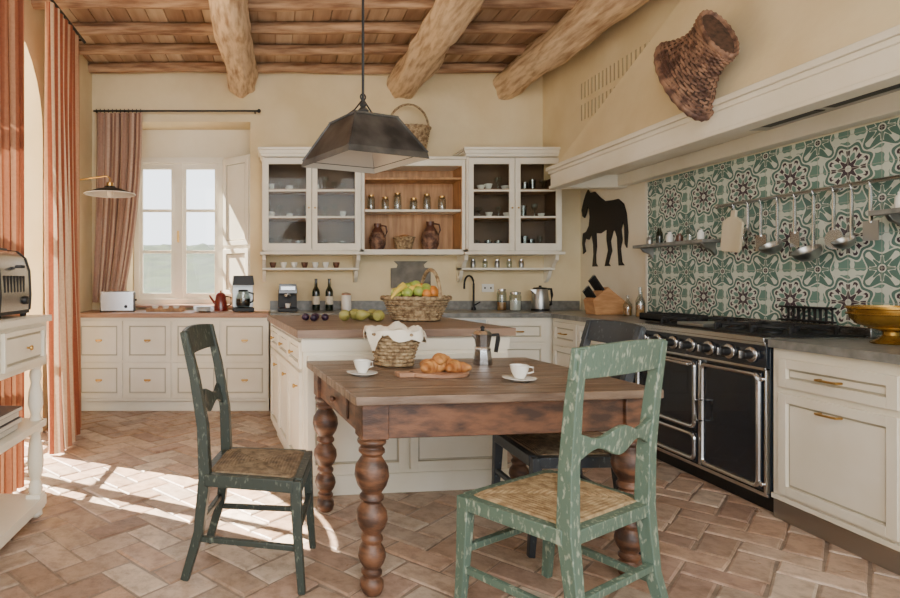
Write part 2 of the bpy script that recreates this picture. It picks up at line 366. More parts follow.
b.box(xd-.03,xd+.03,yA,yA+.07,0,sp,paint); b.box(xd-.03,xd+.03,yB-.07,yB,0,sp,paint); b.box(xd-.03,xd+.03,yA+.07,yB-.07,sp-.06,sp,paint)
b.box(xd-.03,xd+.03,ym-.05,ym+.05,0,sp-.06,paint)
b.tube([(xd,ym-(rad-.03)*math.cos(pi*i/20),sp+(rad-.03)*math.sin(pi*i/20)) for i in range(21)],.028,paint,sq=True,ref=(1,0,0))
b.box(xd-.02,xd+.02,ym-.02,ym+.02,sp,sp+rad-.03,paint)
for ya,yb in ((yA+.07,ym-.05),(ym+.05,yB-.07)):
    b.box(xd-.02,xd+.02,ya,yb,0,.14,paint)
    for zz in (.8,1.5): b.box(xd-.015,xd+.015,ya,yb,zz-.015,zz+.015,paint)
    b.box(xd-.003,xd+.003,ya,yb,.14,sp-.06,glass)
b.done(bevel=.003)
# ---------------------------------------------------------------- curtains
curt=attrmat('striped_curtain_cloth',.9,(.75,.72,.7,1),60,.1,.12)
def curtain(name,pt,pb,z1,z0,folds,amp,pal,gather=None,ab=None):
    nu,nv=folds*14,30; vs=[];fs=[];cols=[]; pt=[Vector(p) for p in pt]; pb=[Vector(p) for p in pb]
    for j in range(nv+1):
        v=j/nv
        for i in range(nu+1):
            u=i/nu; A=pt[0].lerp(pt[1],u); Bq=pb[0].lerp(pb[1],u); f=v
            if gather: f=v**gather
            P=A.lerp(Bq,f); d=(pt[1]-pt[0]).normalized(); nn=Vector((-d.y,d.x))
            am=amp*(1-f)+(ab if ab is not None else amp)*f
            w=math.sin(u*folds*2*pi+.5*math.sin(v*3+u*5))*am*(.7+.5*noise.noise(Vector((u*4,v*1.5,folds))))
            q=P+nn*w+d*math.cos(u*folds*2*pi)*am*.35; vs.append((q.x,q.y,z1+(z0-z1)*v))
    for j in range(nv):
        for i in range(nu):
            a=j*(nu+1)+i; fs.append((a,a+1,a+nu+2,a+nu+1)); cols.append(pal[int(i/nu*folds*6.5)%len(pal)])
    me=bpy.data.meshes.new(name); me.from_pydata(vs,[],fs); ca_=me.color_attributes.new('Col','FLOAT_COLOR','CORNER'); li=0
    for p in me.polygons:
        p.use_smooth=True
        for _ in p.loop_indices: ca_.data[li].color=cols[p.index]; li+=1
    me.materials.append(curt); o=bpy.data.objects.new(name,me); S.collection.objects.link(o); return o
pal=[c(180,120,90),c(204,158,122),c(154,86,60),c(218,192,160),c(184,128,100),c(142,98,86),c(222,204,176)]
pal2=[c(142,82,54),c(158,102,72),c(124,66,44),c(172,124,92)]
pal3=[c(178,144,126),c(200,174,154),c(146,110,96),c(192,164,144),c(166,132,116)]
curtain('window_curtain',((-1.56,4.22),(-1.58,4.85)),((-1.46,4.08),(-1.60,4.9)),3.17,.01,7,.05,pal,ab=.12,gather=2.0)
curtain('window_curtain',((-1.52,3.13),(-1.46,3.50)),((-1.50,3.13),(-1.44,3.48)),3.17,.01,5,.045,pal2,ab=.05)
curtain('window_curtain',((-1.74,5.97),(-1.28,5.97)),((-1.77,5.93),(-1.47,5.93)),2.86,.98,6,.04,pal3,2.0,ab=.04)
b=B('curtain_rod'); b.tube([(-1.76,5.98,2.885),(-.12,5.98,2.885)],.010,blackm)
for x in (-1.74,-.15): b.tube([(x,5.98,2.885),(x,6.065,2.885)],.008,blackm)
b.sph((-.11,5.98,2.885),.02,.02,.02,blackm)
for k in range(12): b.ring(.018,.003,blackm,(-1.73+k*.04,5.98,2.885),RY(pi/2),twist=False,seg=16)
b.done()
b=B('curtain_pole'); b.tube([(-1.56,3.0,3.2),(-1.56,5.05,3.2)],.012,blackm)
for y in (3.05,5.0): b.tube([(-1.56,y,3.2),(-1.80,y,3.2)],.009,blackm)
b.done()
# ---------------------------------------------------------------- base cabinets
def run(b,w,d,cols,rows,top_m,h=.86,handle='knob',ov=.03,L_=0,R_=0,toe=True):
    b.box(0,w,0.0,d,.10 if toe else 0,h,paint)
    if toe: b.box(.0,w,.05,d,0,.10,paint)
    b.box(-L_,w+R_,-ov,d,h,h+.04,top_m)
    for (a,e) in cols:
        for (zz0,zz1) in rows: b.panel(a+.008,e-.008,zz0,zz1,paint,handle)
b=B('base_cabinet'); run(b,1.78,.61,[(0.02+i*.44,.02+(i+1)*.44) for i in range(4)],[(.47,.83),(.13,.45)],wood_top,handle='ring')
b.done((-1.79,5.45,0),bevel=.003)
b=B('base_cabinet'); run(b,3.12,.61,[(.02,.6),(.62,1.2),(1.22,1.5),(1.96,2.5)],[(.64,.83),(.13,.62)],stone,handle='bar')
b.box(1.5,1.95,-.02,0,.12,.84,steelb)
b.done((.005,5.45,0),bevel=.003)
b=B('base_cabinet')
run(b,.885,.582,[(.03,.45),(.46,.87)],[(.64,.83),(.13,.62)],stone,handle='bar',ov=.02); b.done((2.555,5.415,0),-pi/2,bevel=.003)
b=B('dishwasher'); b.box(0,.345,0,.58,.1,.86,steelb); b.box(.01,.335,-.02,0,.12,.74,black); b.box(.01,.335,-.02,0,.75,.85,steelb); b.box(0,.345,.05,.58,0,.1,blackm)
b.tube([(.05,-.02,.70),(.05,-.05,.70),(.30,-.05,.70),(.30,-.02,.70)],.008,steel); b.box(0,.345,-.02,.582,.86,.90,stone)
b.done((2.555,4.525,0),-pi/2,bevel=.003)
b=B('base_cabinet')
b.box(0,1.9,0,.58,.10,.86,paint); b.box(0,1.9,.0,.58,0,.10,steelb); b.box(-.0,1.9,-.03,.582,.86,.90,stone)
for a,e in ((.05,.62),(.66,1.24),(1.28,1.86)):
    b.panel(a,e,.67,.81,paint,'bar'); b.panel(a,e,.14,.64,paint,'bar',hz=.585)
b.box(0,1.9,-.012,0,.10,.125,paint)
b.done((2.555,3.045,0),-pi/2,bevel=.003)
# ---------------------------------------------------------------- range cooker
b=B('range_cooker'); w=1.10; d=.56
b.box(0,w,0,d,.09,.88,black); b.box(.02,w-.02,.04,d,0,.09,blackm); b.box(0,w,-.012,0,.085,.105,steel)
b.box(-.002,w+.002,-.035,d,.88,.905,steel); b.box(0,w,-.02,0,.745,.872,black); b.box(0,w,-.026,-.018,.735,.75,steel); b.box(0,w,-.026,-.018,.862,.88,steel)
for i in range(7):
    x=.09+i*.153
    b.lathe([(.042,0),(.042,.008),(.034,.014)],steel,(x,-.02,.808),24,RX(pi/2)); b.lathe([(.024,.012),(.026,.022),(.023,.05),(.018,.053)],steel if False else blackm,(x,-.02,.808),20,RX(pi/2))
    b.box(x-.005,x+.005,-.088,-.07,.788,.828,steel)
def door(x0,x1,z0,z1,r=.03):
    b.box(x0,x1,-.022,0,z0,z1,black)
    pts=[]
    for cx,cz,a0 in ((x1-r-.012,z1-r-.012,0),(x0+r+.012,z1-r-.012,90),(x0+r+.012,z0+r+.012,180),(x1-r-.012,z0+r+.012,270)):
        for k in range(5): a=math.radians(a0+k*22.5); pts.append((cx+r*math.cos(a),-.026,cz+r*math.sin(a)))
    pts.append(pts[0]); b.tube(pts,.012,steel,8,ref=(0,1,0))
door(.03,.60,.31,.72); door(.03,.60,.12,.29); door(.64,1.07,.12,.72)
b.box(.61,.63,-.02,0,.11,.73,steel)
b.tube([(.05,-.02,.70),(.05,-.07,.70)],.008,steel);b.tube([(.58,-.02,.70),(.58,-.07,.70)],.008,steel);b.tube([(.03,-.07,.70),(.60,-.07,.70)],.011,steel)
b.tube([(.66,-.03,.50),(.66,-.07,.50),(.66,-.07,.38),(.66,-.03,.38)],.008,steel)
for x in (.02,1.08):
    for z in (.15,.69): b.lathe([(.012,0),(.012,.012),(.004,.016)],steel,(x,-.02,z),12,RX(pi/2))
b.box(0,.014,-.022,0,.1,.74,steel); b.box(1.086,1.10,-.022,0,.1,.74,steel)
b.box(.03,w-.03,.03,d-.05,.905,.915,blackm)
for cx,cy in ((.18,.16),(.18,.40),(.92,.16),(.92,.40),(.66,.16),(.66,.40)):
    b.lathe([(.045,0),(.045,.01),(.03,.018),(.001,.02)],iron,(cx,cy,.915),20)
    b.ring(.085,.006,iron,(cx,cy,.948),twist=False,seg=24)
    for k in range(4):
        a=k*pi/2; b.tube([(cx+.035*math.cos(a),cy+.035*math.sin(a),.948),(cx+.115*math.cos(a),cy+.115*math.sin(a),.948)],.007,iron,sq=True)
    for k in range(4):
        a=k*pi/2; b.tube([(cx+.112*math.cos(a),cy+.112*math.sin(a),.948),(cx+.112*math.cos(a),cy+.112*math.sin(a),.915)],.007,iron,sq=True)
b.box(.31,.54,.06,.50,.915,.935,steelb); b.lathe([(.05,0),(.05,.006)],iron,(.42,.28,.935),20)
b.box(0,w,d-.045,d,.905,.955,steel)
b.done((2.555,4.165,0),-pi/2,bevel=.002)
b=B('toast_rack')
for i in range(9): b.tube([(0,i*.035,0),(0,i*.035,.085),(.04,i*.035,.085),(.04,i*.035,0)],.005,blackm)
for z in (.008,.085):
    for x in (0,.04): b.tube([(x,-.02,z),(x,.30,z)],.006,blackm)
b.done((3.072,3.32,.957))
b=B('roasting_pan'); b.box(0,.26,0,.36,0,.012,iron); 
for q in ((0,.26,0,.012),(0,.26,.348,.36)): b.box(q[0],q[1],q[2],q[3],0,.05,iron)
for q in ((0,.012),(.248,.26)): b.box(q[0],q[1],0,.36,0,.05,iron)
b.tube([(.08,0,.04),(.08,-.03,.05),(.18,-.03,.05),(.18,0,.04)],.006,iron); b.tube([(.08,.36,.04),(.08,.39,.05),(.18,.39,.05),(.18,.36,.04)],.006,iron)
b.done((2.82,4.22,.902))
# ---------------------------------------------------------------- island
TH=math.radians(7)
b=B('kitchen_island'); W,D=1.2,1.35
b.box(0,W,0,D,.08,.88,paint); b.box(.03,W-.03,.03,D-.03,0,.08,paint); b.box(-.04,W+.03,-.04,D+.03,.88,.925,wood_isl)
b.box(-.012,W+.01,-.012,0,0,.11,paint); b.box(-.012,W+.01,-.006,0,.80,.88,paint)
b.panel(.02,.59,.13,.78,paint); b.panel(.61,1.18,.13,.78,paint)
b.M=Matrix.Translation((0,D,0))@Matrix.Rotation(-pi/2,4,'Z')
for i in range(3):
    a=.03+i*.435; b.panel(a,a+.42,.70,.85,paint,'knob',fw=.03); b.panel(a,a+.42,.13,.68,paint,'knob',hz=.6,hx=a+.37)
b.M=Matrix.Identity(4)
b.done((.185,3.33,0),TH,bevel=.004)
# ---------------------------------------------------------------- table
legp=[(.028,0),(.038,.012),(.046,.035),(.044,.055),(.030,.07),(.040,.082),(.040,.092),(.030,.102),(.046,.125),(.054,.15),(.050,.175),(.034,.20),(.042,.212),(.042,.222),(.032,.235),(.050,.26),(.060,.29),(.057,.32),(.040,.345),(.034,.355),(.046,.367),(.046,.378),(.036,.39),(.056,.42),(.066,.455),(.062,.49),(.044,.52),(.036,.53),(.050,.545),(.050,.555),(.040,.565),(.054,.58),(.056,.59),(.045,.60)]
b=B('dining_table'); W,D,ht=1.24,1.0,.77
n=6
for i in range(n):
    y0=D*i/n; b.box(0,W,y0+.0015,y0+D/n-.0015,ht-.034,ht,table_top)
for x in (.085,W-.085):
    for y in (.085,D-.085):
        b.lathe(legp,table_wood,(x,y,0),28); b.box(x-.052,x+.052,y-.052,y+.052,.60,ht-.034,table_wood)
b.box(.13,W-.13,.05,.075,.60,ht-.034,table_wood); b.box(.13,W-.13,D-.075,D-.05,.60,ht-.034,table_wood)
b.box(.05,.075,.13,D-.13,.60,ht-.034,table_wood); b.box(W-.075,W-.05,.13,D-.13,.60,ht-.034,table_wood)
b.box(.04,.05,.30,.70,.62,.715,table_wood); b.lathe([(.006,0),(.016,.015),(.014,.024),(.001,.026)],table_wood,(.04,.5,.665),12,RY(-pi/2))
b.done((.315,2.2,0),TH,bevel=.004)
# ---------------------------------------------------------------- chairs
def chair(loc,rz,pm,rm,k=1.0,lean=1.0,th=1.0):
    b=B('dining_chair'); by=lambda y:.185+(y-.185)*lean
    for sx in (-k,k):
        b.tube([(sx*.20,-.205,0),(sx*.198,-.19,.2),(sx*.195,-.18,.43)],[.014*th,.017*th,.022*th],pm,sq=True,ref=(0,1,0))
        b.tube([(sx*.175,.27,0),(sx*.175,.21,.2),(sx*.175,.185,.42),(sx*.177,by(.195),.62),(sx*.182,by(.235),.82),(sx*.185,by(.285),.995)],[.016*th,.019*th,.023*th,.021*th,.018*th,.015*th],pm,sq=True,ref=(0,1,0))
        b.tube([(sx*.196,-.19,.17),(sx*.175,.22,.17)],.011*th,pm,sq=True)
        b.tube([(sx*.195,-.175,.41),(sx*.178,.18,.41)],[.024,.024],pm,sq=True)
    b.tube([(-.185*k,-.182,.41),(.185*k,-.182,.41)],.024,pm,sq=True); b.tube([(-.165*k,.185,.41),(.165*k,.185,.41)],.022,pm,sq=True)
    b.tube([(-.19*k,-.19,.24),(.19*k,-.19,.24)],.011*th,pm,sq=True); b.tube([(-.17*k,.213,.22),(.17*k,.213,.22)],.011*th,pm,sq=True)
    N=56; vs=[];fs=[]
    for j in range(N+1):
        for i in range(N+1):
            u=-1+2*i/N; v=-1+2*j/N; m_=max(abs(u),abs(v)); hw=(.190-.018*(v+1)/2)*k
            z=.438+.010*(1-m_**3)-.007*(1-min(abs(abs(u)-abs(v))*5,1))+.0022*math.cos(m_*N*pi/2)
            if m_>.97: z=.41
            vs.append((u*hw,v*.178,z))
    for j in range(N):
        for i in range(N): a=j*(N+1)+i; fs.append((a,a+1,a+N+2,a+N+1))
    b.add(vs,fs,rm)
    def rail(z0,z1,yb,scallop,tk=.018,ovr=1.0):
        n=20; vs=[];fs=[]
        for i in range(n+1):
            t=-1+2*i/n; x=t*.182*k*ovr; y=by(yb)+.022*(1-t*t)
            up=z1+(0.010*math.cos(t*pi/2) if not scallop else .014*math.cos(t*pi*2)); dn=z0-(0 if not scallop else .018*math.cos(t*pi*2))
            sl=.3*lean
            for yy,zz in ((y-tk/2,dn),(y+tk/2,dn),(y+tk/2+(up-dn)*sl,up),(y-tk/2+(up-dn)*sl,up)): vs.append((x,yy,zz))
        for i in range(n):
            for q in range(4): fs.append((i*4+q,i*4+(q+1)%4,i*4+4+(q+1)%4,i*4+4+q))
        fs.append((0,1,2,3)); fs.append((n*4,n*4+1,n*4+2,n*4+3)); b.add(vs,fs,pm)
    rail(.90,.997,.25,False,ovr=1.13); rail(.655,.72,.20,True)
    return b.done(loc,rz,bevel=.003)
chair((-.045,2.53,0),math.radians(80),dark,rush_d,1.0,.85)
chair((1.01,2.12,0),math.radians(212),green,rush,1.3,.45,1.1)
chair((1.335,2.82,0),math.radians(270),bluedark,rush_d,1.1)
# ---------------------------------------------------------------- upper cabinets
def glazed(x0,x1,name):
    b=B(name); w=x1-x0; d=.31; z0,z1=1.47,2.44
    b.box(0,.025,0,d,z0,z1,paint); b.box(w-.025,w,0,d,z0,z1,paint); b.box(0,w,d-.015,d,z0,z1,inner); b.box(0,w,0,d,z0,z0+.03,paint); b.box(0,w,0,d,z1-.06,z1,paint)
    b.box(.025,.03,.01,d-.015,z0+.03,z1-.06,inner); b.box(w-.03,w-.025,.01,d-.015,z0+.03,z1-.06,inner)
    for k in (1,2): z=z0+.06+(z1-z0-.16)*k/3; b.box(.03,w-.03,.03,d-.015,z-.009,z+.009,honey)
    b.box(-.04,w+.04,-.055,d,z1,z1+.025,paint); b.box(-.025,w+.025,-.035,d,z1-.03,z1,paint); b.box(-.012,w+.012,-.018,d,z1-.055,z1-.03,paint)
    b.box(-.02,w+.02,-.03,d,z0-.025,z0,paint)
    fw=.05; mid=w/2
    for a,e in ((.012,mid-.003),(mid+.003,w-.012)):
        b.box(a,a+fw,-.02,0,z0+.01,z1-.07,paint); b.box(e-fw,e,-.02,0,z0+.01,z1-.07,paint)
        b.box(a+fw,e-fw,-.02,0,z0+.01,z0+.08,paint); b.box(a+fw,e-fw,-.02,0,z1-.13,z1-.07,paint)
        for k in (1,2): z=z0+.08+(z1-z0-.21)*k/3; b.box(a+fw,e-fw,-.015,-.002,z-.009,z+.009,paint)
        b.box(a+fw,e-fw,-.009,-.006,z0+.08,z1-.13,cglass)
    for x in (mid-.03,mid+.03): b.lathe([(.004,0),(.01,.014),(.001,.022)],brass,(x,-.02,z0+.42),10,RX(pi/2))
    b.box(.0,w,.14,d,z0-.17,z0-.15,paint)
    prof=[(0,0),(.26,0),(.25,-.05),(.20,-.08),(.17,-.13),(.11,-.155),(.09,-.21),(.03,-.26),(0,-.27)]
    for x in (0,w-.035): b.ext([(d-p,z0-.025+q) for p,q in prof],x,x+.035,paint,lambda a,z,dd:(dd,a,z))
    o=b.done((x0,5.755,0),bevel=.0025)
    g=B('glassware')
    for k in range(3):
        zz=[z0+.031,z0+.06+(z1-z0-.16)/3+.010,z0+.06+(z1-z0-.16)*2/3+.010][k]
        x=.09
        while x<w-.08:
            r=random.uniform(.026,.038); h=random.uniform(.08,.14); t=random.choice([0,1,1,2])
            y=random.uniform(.11,.22)
            if t==0: g.lathe([(r*.8,0),(r,h),(r*.93,h),(r*.74,.006)],jarglass,(x,y,zz),14,cap=False)
            elif t==1: g.lathe([(r,0),(.006,.006),(.005,h*.5),(r,h*.75),(r*.8,h)],jarglass,(x,y,zz),14,cap=False)
            else: g.lathe([(r*.6,0),(r*1.15,h*.5),(r*1.1,h*.5),(r*.5,.008)],cer,(x,y,zz),14)
            x+=.088
    g.done((x0,5.755,0))
glazed(-.075,.875,'wall_cabinet'); glazed(1.885,2.80,'wall_cabinet')
b=B('open_shelf_unit'); w=1.0; z0,z1=1.47,2.36; d=.29
b.box(0,.03,0,d,z0,z1,paint); b.box(w-.03,w,0,d,z0,z1,paint); b.box(.03,w-.03,d-.015,d,z0,z1,honey); b.box(0,w,0,d,z0-.025,z0+.025,paint); b.box(.03,w-.03,0,d,z1-.06,z1,paint)
b.box(.03,.036,.01,d-.015,z0+.025,z1-.06,honey); b.box(w-.036,w-.03,.01,d-.015,z0+.025,z1-.06,honey)
b.box(-.0,w,-.03,d,z1,z1+.025,paint)
for z in (1.86,2.17): b.box(.036,w-.036,.02,d-.015,z,z+.022,paint if z<2 else honey)
b.done((.88,5.775,0),bevel=.0025)
def jug(name,loc,m,h=.26,r=.075):
    b=B(name); b.lathe([(r*.7,0),(r,h*.2),(r*1.02,h*.45),(r*.75,h*.7),(r*.42,h*.85),(r*.5,h),(r*.4,h),(r*.34,h*.86)],m,(0,0,0),24,cap=True)
    b.tube([(r*.45,0,h*.93),(r*1.1,0,h*.9),(r*1.25,0,h*.7),(r*.98,0,h*.5)],.009,m); b.woven([(r*.74,.0),(r*1.03,h*.2),(r*1.05,h*.45),(r*.8,h*.66)],wicker_r,stakes=16,rows=10,amp=.003)
    b.done(loc)
jug('wicker_wrapped_jug',(1.06,5.92,1.496),brownc); jug('wicker_wrapped_jug',(1.58,5.92,1.496),brownc,.28,.08)
b=B('small_basket'); b.woven([(.07,0),(.10,.12)],wicker,stakes=18,rows=8,amp=.004); b.ring(.10,.009,wicker,(0,0,.12)); b.sph((0,0,.10),.085,.085,.05,bread); b.done((1.32,5.91,1.496))
b=B('storage_jars')
for x,h in ((1.0,.14),(1.14,.12),(1.26,.16),(1.42,.11),(1.55,.15),(1.70,.13)):
    b.lathe([(.035,0),(.038,.02),(.038,h-.02),(.028,h)],jarglass,(x,5.93,1.883),16); b.lathe([(.03,h),(.03,h+.015)],brass,(x,5.93,1.883),16)
b.done()
b=B('wicker_basket'); b.woven([(.15,0),(.17,.1),(.21,.30)],wicker,stakes=22,rows=13,amp=.006,sx=1,sy=.65); b.ring(.21,.014,wicker,(0,0,.30),sx=1,sy=.65)
b.tube([(.20*math.cos(pi*i/14),0,.30+.24*math.sin(pi*i/14)) for i in range(15)],.011,wicker,ref=(0,1,0)); b.done((1.36,5.90,2.387))
b=B('espresso_cups')
for i in range(7):
    x=.0+i*.105; b.lathe([(.02,0),(.032,.035),(.034,.055),(.031,.055),(.018,.006)],cer if i%3 else brownc,(x+.03,5.97,1.321),14)
b.done()
b=B('spice_jars')
for i in range(5):
    x=2.02+i*.12; b.lathe([(.022,0),(.024,.01),(.024,.06),(.016,.07)],jarglass if i%2 else steelb,(x,5.97,1.321),14); b.lathe([(.019,.07),(.019,.085)],steel,(x,5.97,1.321),14)
b.done()
# ---------------------------------------------------------------- pendant lamp
b=B('pendant_lamp')
def fr(h0,z0,h1,z1,m,t=.004):
    for k in range(4):
        R=Matrix.Rotation(k*pi/2,4,'Z'); old=b.M; b.M=old@R
        b.add([(-h0,-h0,z0),(h0,-h0,z0),(h1,-h1,z1),(-h1,-h1,z1),(-h0+t,-h0+t,z0),(h0-t,-h0+t,z0)],[(0,1,2,3),(0,4,5,1)],m)
        b.add([(-h0+t,-h0+t,z0),(h0-t,-h0+t,z0),(h1-t,-h1+t,z1-t),(-h1+t,-h1+t,z1-t)],[(3,2,1,0)],zinc_in); b.M=old
fr(.228,0,.222,.03,zinc); fr(.222,.03,.120,.21,zinc); b.box(-.125,.125,-.125,.125,.208,.218,zinc)
for k in range(4):
    a=pi/4+k*pi/2; q=1.4142; b.tube([(.222*q*math.cos(a),.222*q*math.sin(a),.03),(.121*q*math.cos(a),.121*q*math.sin(a),.21)],.006,zinc)
b.box(-.055,.055,-.055,.055,.218,.245,zinc,t=.015); b.lathe([(.02,.24),(.03,.26),(.012,.28),(.018,.29),(.008,.31)],zinc,seg=16)
for s in (-1,1): b.tube([(s*.11,0,.218),(s*.05,0,.26),(0,0,.32)],.004,blackm)
b.tube([(0,0,.31),(0,0,3.36-1.785)],.007,blackm); b.ring(.015,.004,blackm,(0,0,.33),RX(pi/2),twist=False,seg=16)
b.lathe([(.02,.19),(.02,.14),(.012,.135)],blackm,seg=16); b.sph((0,0,.10),.03,.03,.04,bulbm)
b.lathe([(.045,1.545),(.03,1.51),(.008,1.49)],blackm,seg=20)
b.done((.465,3.0,1.785),math.radians(25))
# ---------------------------------------------------------------- things on the table
b=B('bread_basket'); b.woven([(.085,0),(.10,.06),(.135,.16)],wicker,stakes=18,rows=9,amp=.006); b.ring(.136,.011,wicker,(0,0,.16)); b.ring(.09,.008,wicker,(0,0,.010))
vs=[];fs=[];n=40
for j in range(7):
    for i in range(n):
        a=2*pi*i/n; wv=noise.noise(Vector((math.cos(a)*2,math.sin(a)*2,1)))
        r=[.02,.08,.120,.145,.150,.154,.154][j]+(.006*math.sin(a*9) if j>2 else 0); z=[.15,.17,.19,.182,.165,.15,.135+wv*.06][j]+.008*math.sin(a*7+j)+wv*.03
        vs.append((r*math.cos(a),r*math.sin(a),z))
for j in range(6):
    for i in range(n): fs.append((j*n+i,j*n+(i+1)%n,j*n+n+(i+1)%n,j*n+n+i))
fs.append(tuple(range(n))); b.add(vs,fs,cloth)
b.tube([(.13,0,.14),(.17,.02,.16),(.17,.05,.14),(.13,.05,.13)],.008,wicker); b.done((.625,3.02,.772),.4)
def croissant(b,o,ang,s=1):
    n=26; pts=[];rs=[]
    for i in range(n+1):
        t=i/n; a=-1.1+2.2*t; pts.append((o[0]+math.cos(ang)*math.sin(a)*.07*s-math.sin(ang)*(math.cos(a)-1)*.07*s,o[1]+math.sin(ang)*math.sin(a)*.07*s+math.cos(ang)*(math.cos(a)-1)*.07*s,o[2]+.024*s))
        rs.append(s*(.008+.022*math.sin(pi*t)**.8)*(1+.13*abs(math.sin(t*pi*4.5))))
    b.tube(pts,rs,bread,14)
b=B('croissant_board'); b.lathe([(.135,0),(.14,.004),(.14,.016),(.135,.02)],wood_top,seg=40,sx=1,sy=.72); b.box(-.20,-.12,-.03,.03,0,.02,wood_top)
croissant(b,(-.05,-.02,.018),.3); croissant(b,(.05,.02,.018),-.5); croissant(b,(.06,-.04,.018),.1,.9); croissant(b,(0,.04,.016),2.6); croissant(b,(0,.0,.050),.8,.9)
b.done((.76,2.70,.771),.2,bevel=.002)
def cup(loc,rz=0):
    b=B('coffee_cup'); b.lathe([(.035,0),(.04,.004),(.068,.012),(.07,.015),(.066,.016),(.03,.008)],cer,seg=32)
    b.lathe([(.02,.012),(.022,.018),(.034,.04),(.040,.068),(.037,.068),(.031,.04),(.018,.02)],cer,seg=28); b.lathe([(.0355,.06),(.001,.06)],brownc,seg=24,cap=False)
    b.tube([(.036,0,.06),(.058,0,.058),(.060,0,.038),(.034,0,.032)],.0035,cer); b.done(loc,rz)
cup((.415,2.70,.771),.5); cup((1.06,2.55,.771),0)
b=B('moka_pot')
P8=[(.048,0),(.05,.01),(.040,.075),(.042,.08),(.040,.085),(.036,.09),(.046,.15),(.048,.155)]
b.lathe(P8,steel,seg=8); b.lathe([(.048,.155),(.035,.172),(.012,.178)],steel,seg=8); b.lathe([(.008,.176),(.012,.19),(.001,.197)],blackm,seg=12)
b.tube([(.045,0,.148),(.085,0,.15),(.088,0,.13),(.075,0,.06)],[.006,.008,.008,.007],blackm,sq=True,ref=(0,1,0)); b.add([(-.04,-.012,.13),(-.04,.012,.13),(-.062,0,.155),(-.045,-.012,.155),(-.045,.012,.155)],[(0,1,2),(0,2,3),(1,4,2)],steel)
b.done((1.08,3.05,.771),.2,ang=.4)
# ---------------------------------------------------------------- things on island
ZI=.930
b=B('fruit_basket'); b.woven([(.15,.003),(.17,.03),(.20,.10),(.225,.15)],wicker,stakes=26,rows=9,amp=.007,sx=1,sy=.8); b.ring(.226,.014,wicker,(0,0,.15),sx=1,sy=.8); b.ring(.155,.012,wicker,(0,0,.013),sx=1,sy=.8)
b.lathe([(.21,.10),(.001,.11)],wicker_d,sx=1,sy=.8,cap=False)
b.tube([(.10+.0*i,.178*math.cos(pi*i/16),.15+.19*math.sin(pi*i/16)) for i in range(17)],.012,wicker,ref=(1,0,0))
random.seed(8)
for i in range(26):
    a=i*2.4; rr=.15*math.sqrt(i/26); m=[applem,applem,lemonm,orangem,applem][i%5]; r=random.uniform(.032,.042)
    b.sph((rr*math.cos(a)*1.05,rr*math.sin(a)*.8,.15+.075*(1-(rr/.17)**2)+random.uniform(-.01,.01)),r,r,r*.95,m,14)
for i in range(3): b.tube([(-.1+i*.02,-.05,.2),(-.12,-.09,.22+i*.01),(-.17,-.12,.20),(-.21,-.13,.15)],[.006,.015,.017,.006],lemonm)
b.done((.985,4.05,ZI),.1)
b=B('pears'); 
for x,y,a in ((0,0,.3),(.12,.03,1.2),(.22,-.04,2.6),(.20,.09,.1),(.08,.12,4)):
    R=RZ(a)@RX(pi/2*.92); b.lathe([(.004,-.045),(.025,-.04),(.038,-.015),(.036,.01),(.022,.035),(.014,.05),(.004,.058)],pearm,(x,y,.038),18,R); b.tube([Vector((x,y,.038))+R@Vector((0,0,.055)),Vector((x,y,.038))+R@Vector((.004,0,.078))],.002,brownc)
b.done((.50,4.0,ZI-.003))
b=B('plums')
for x,y in ((0,0),(.07,.05),(.13,-.02),(.05,-.06)): b.sph((x,y,.024),.026,.028,.025,plumm)
b.done((.24,4.05,ZI-.003))
# ---------------------------------------------------------------- things on back counters
ZC=.902
b=B('toaster'); b.box(-.15,.15,-.085,.085,.01,.19,steel); b.box(-.155,-.148,-.08,.08,.0,.18,blackm);b.box(.148,.158,-.08,.08,.0,.18,blackm)
for y in (-.03,.03): b.box(-.11,.11,y-.012,y+.012,.186,.192,blackm)
b.box(.158,.175,-.015,.015,.10,.12,blackm); b.lathe([(.016,0),(.014,.015)],blackm,(.08,-.085,.05),14,RX(pi/2)); b.done((-1.44,5.68,ZC),.15,bevel=.02)
b=B('coffee_maker'); b.box(-.10,.10,-.12,.12,0,.035,blackm); b.box(-.10,.10,.03,.12,.035,.28,steelb); b.box(-.10,.10,-.12,.12,.25,.34,blackm,t=.01)
b.lathe([(.055,.04),(.07,.07),(.07,.13),(.05,.18),(.052,.19)],jarglass,(0,-.04,0),20); b.lathe([(.066,.05),(.066,.12)],blackm,(0,-.04,0),20); b.lathe([(.054,.19),(.04,.205)],blackm,(0,-.04,0),20)
b.tube([(.05,-.08,.18),(.09,-.12,.17),(.09,-.12,.10),(.06,-.08,.08)],.008,blackm); b.done((-.26,5.78,ZC),.1,bevel=.006)
b=B('enamel_coffee_pot'); b.lathe([(.07,0),(.07,.02),(.05,.15),(.045,.16),(.03,.175),(.008,.18),(.012,.195),(.001,.2)],redc); b.tube([(-.05,0,.06),(-.10,0,.13),(-.11,0,.15)],[.014,.01,.008],redc); b.tube([(.05,0,.14),(.10,0,.13),(.10,0,.06),(.06,0,.04)],.007,blackm); b.done((-.48,5.85,ZC))
b=B('plate_stack')
for i in range(4): b.lathe([(.05,i*.012),(.10,i*.012+.014),(.10,i*.012+.018),(.05,i*.012+.006)],cer,seg=28)
b.done((-.62,5.62,ZC))
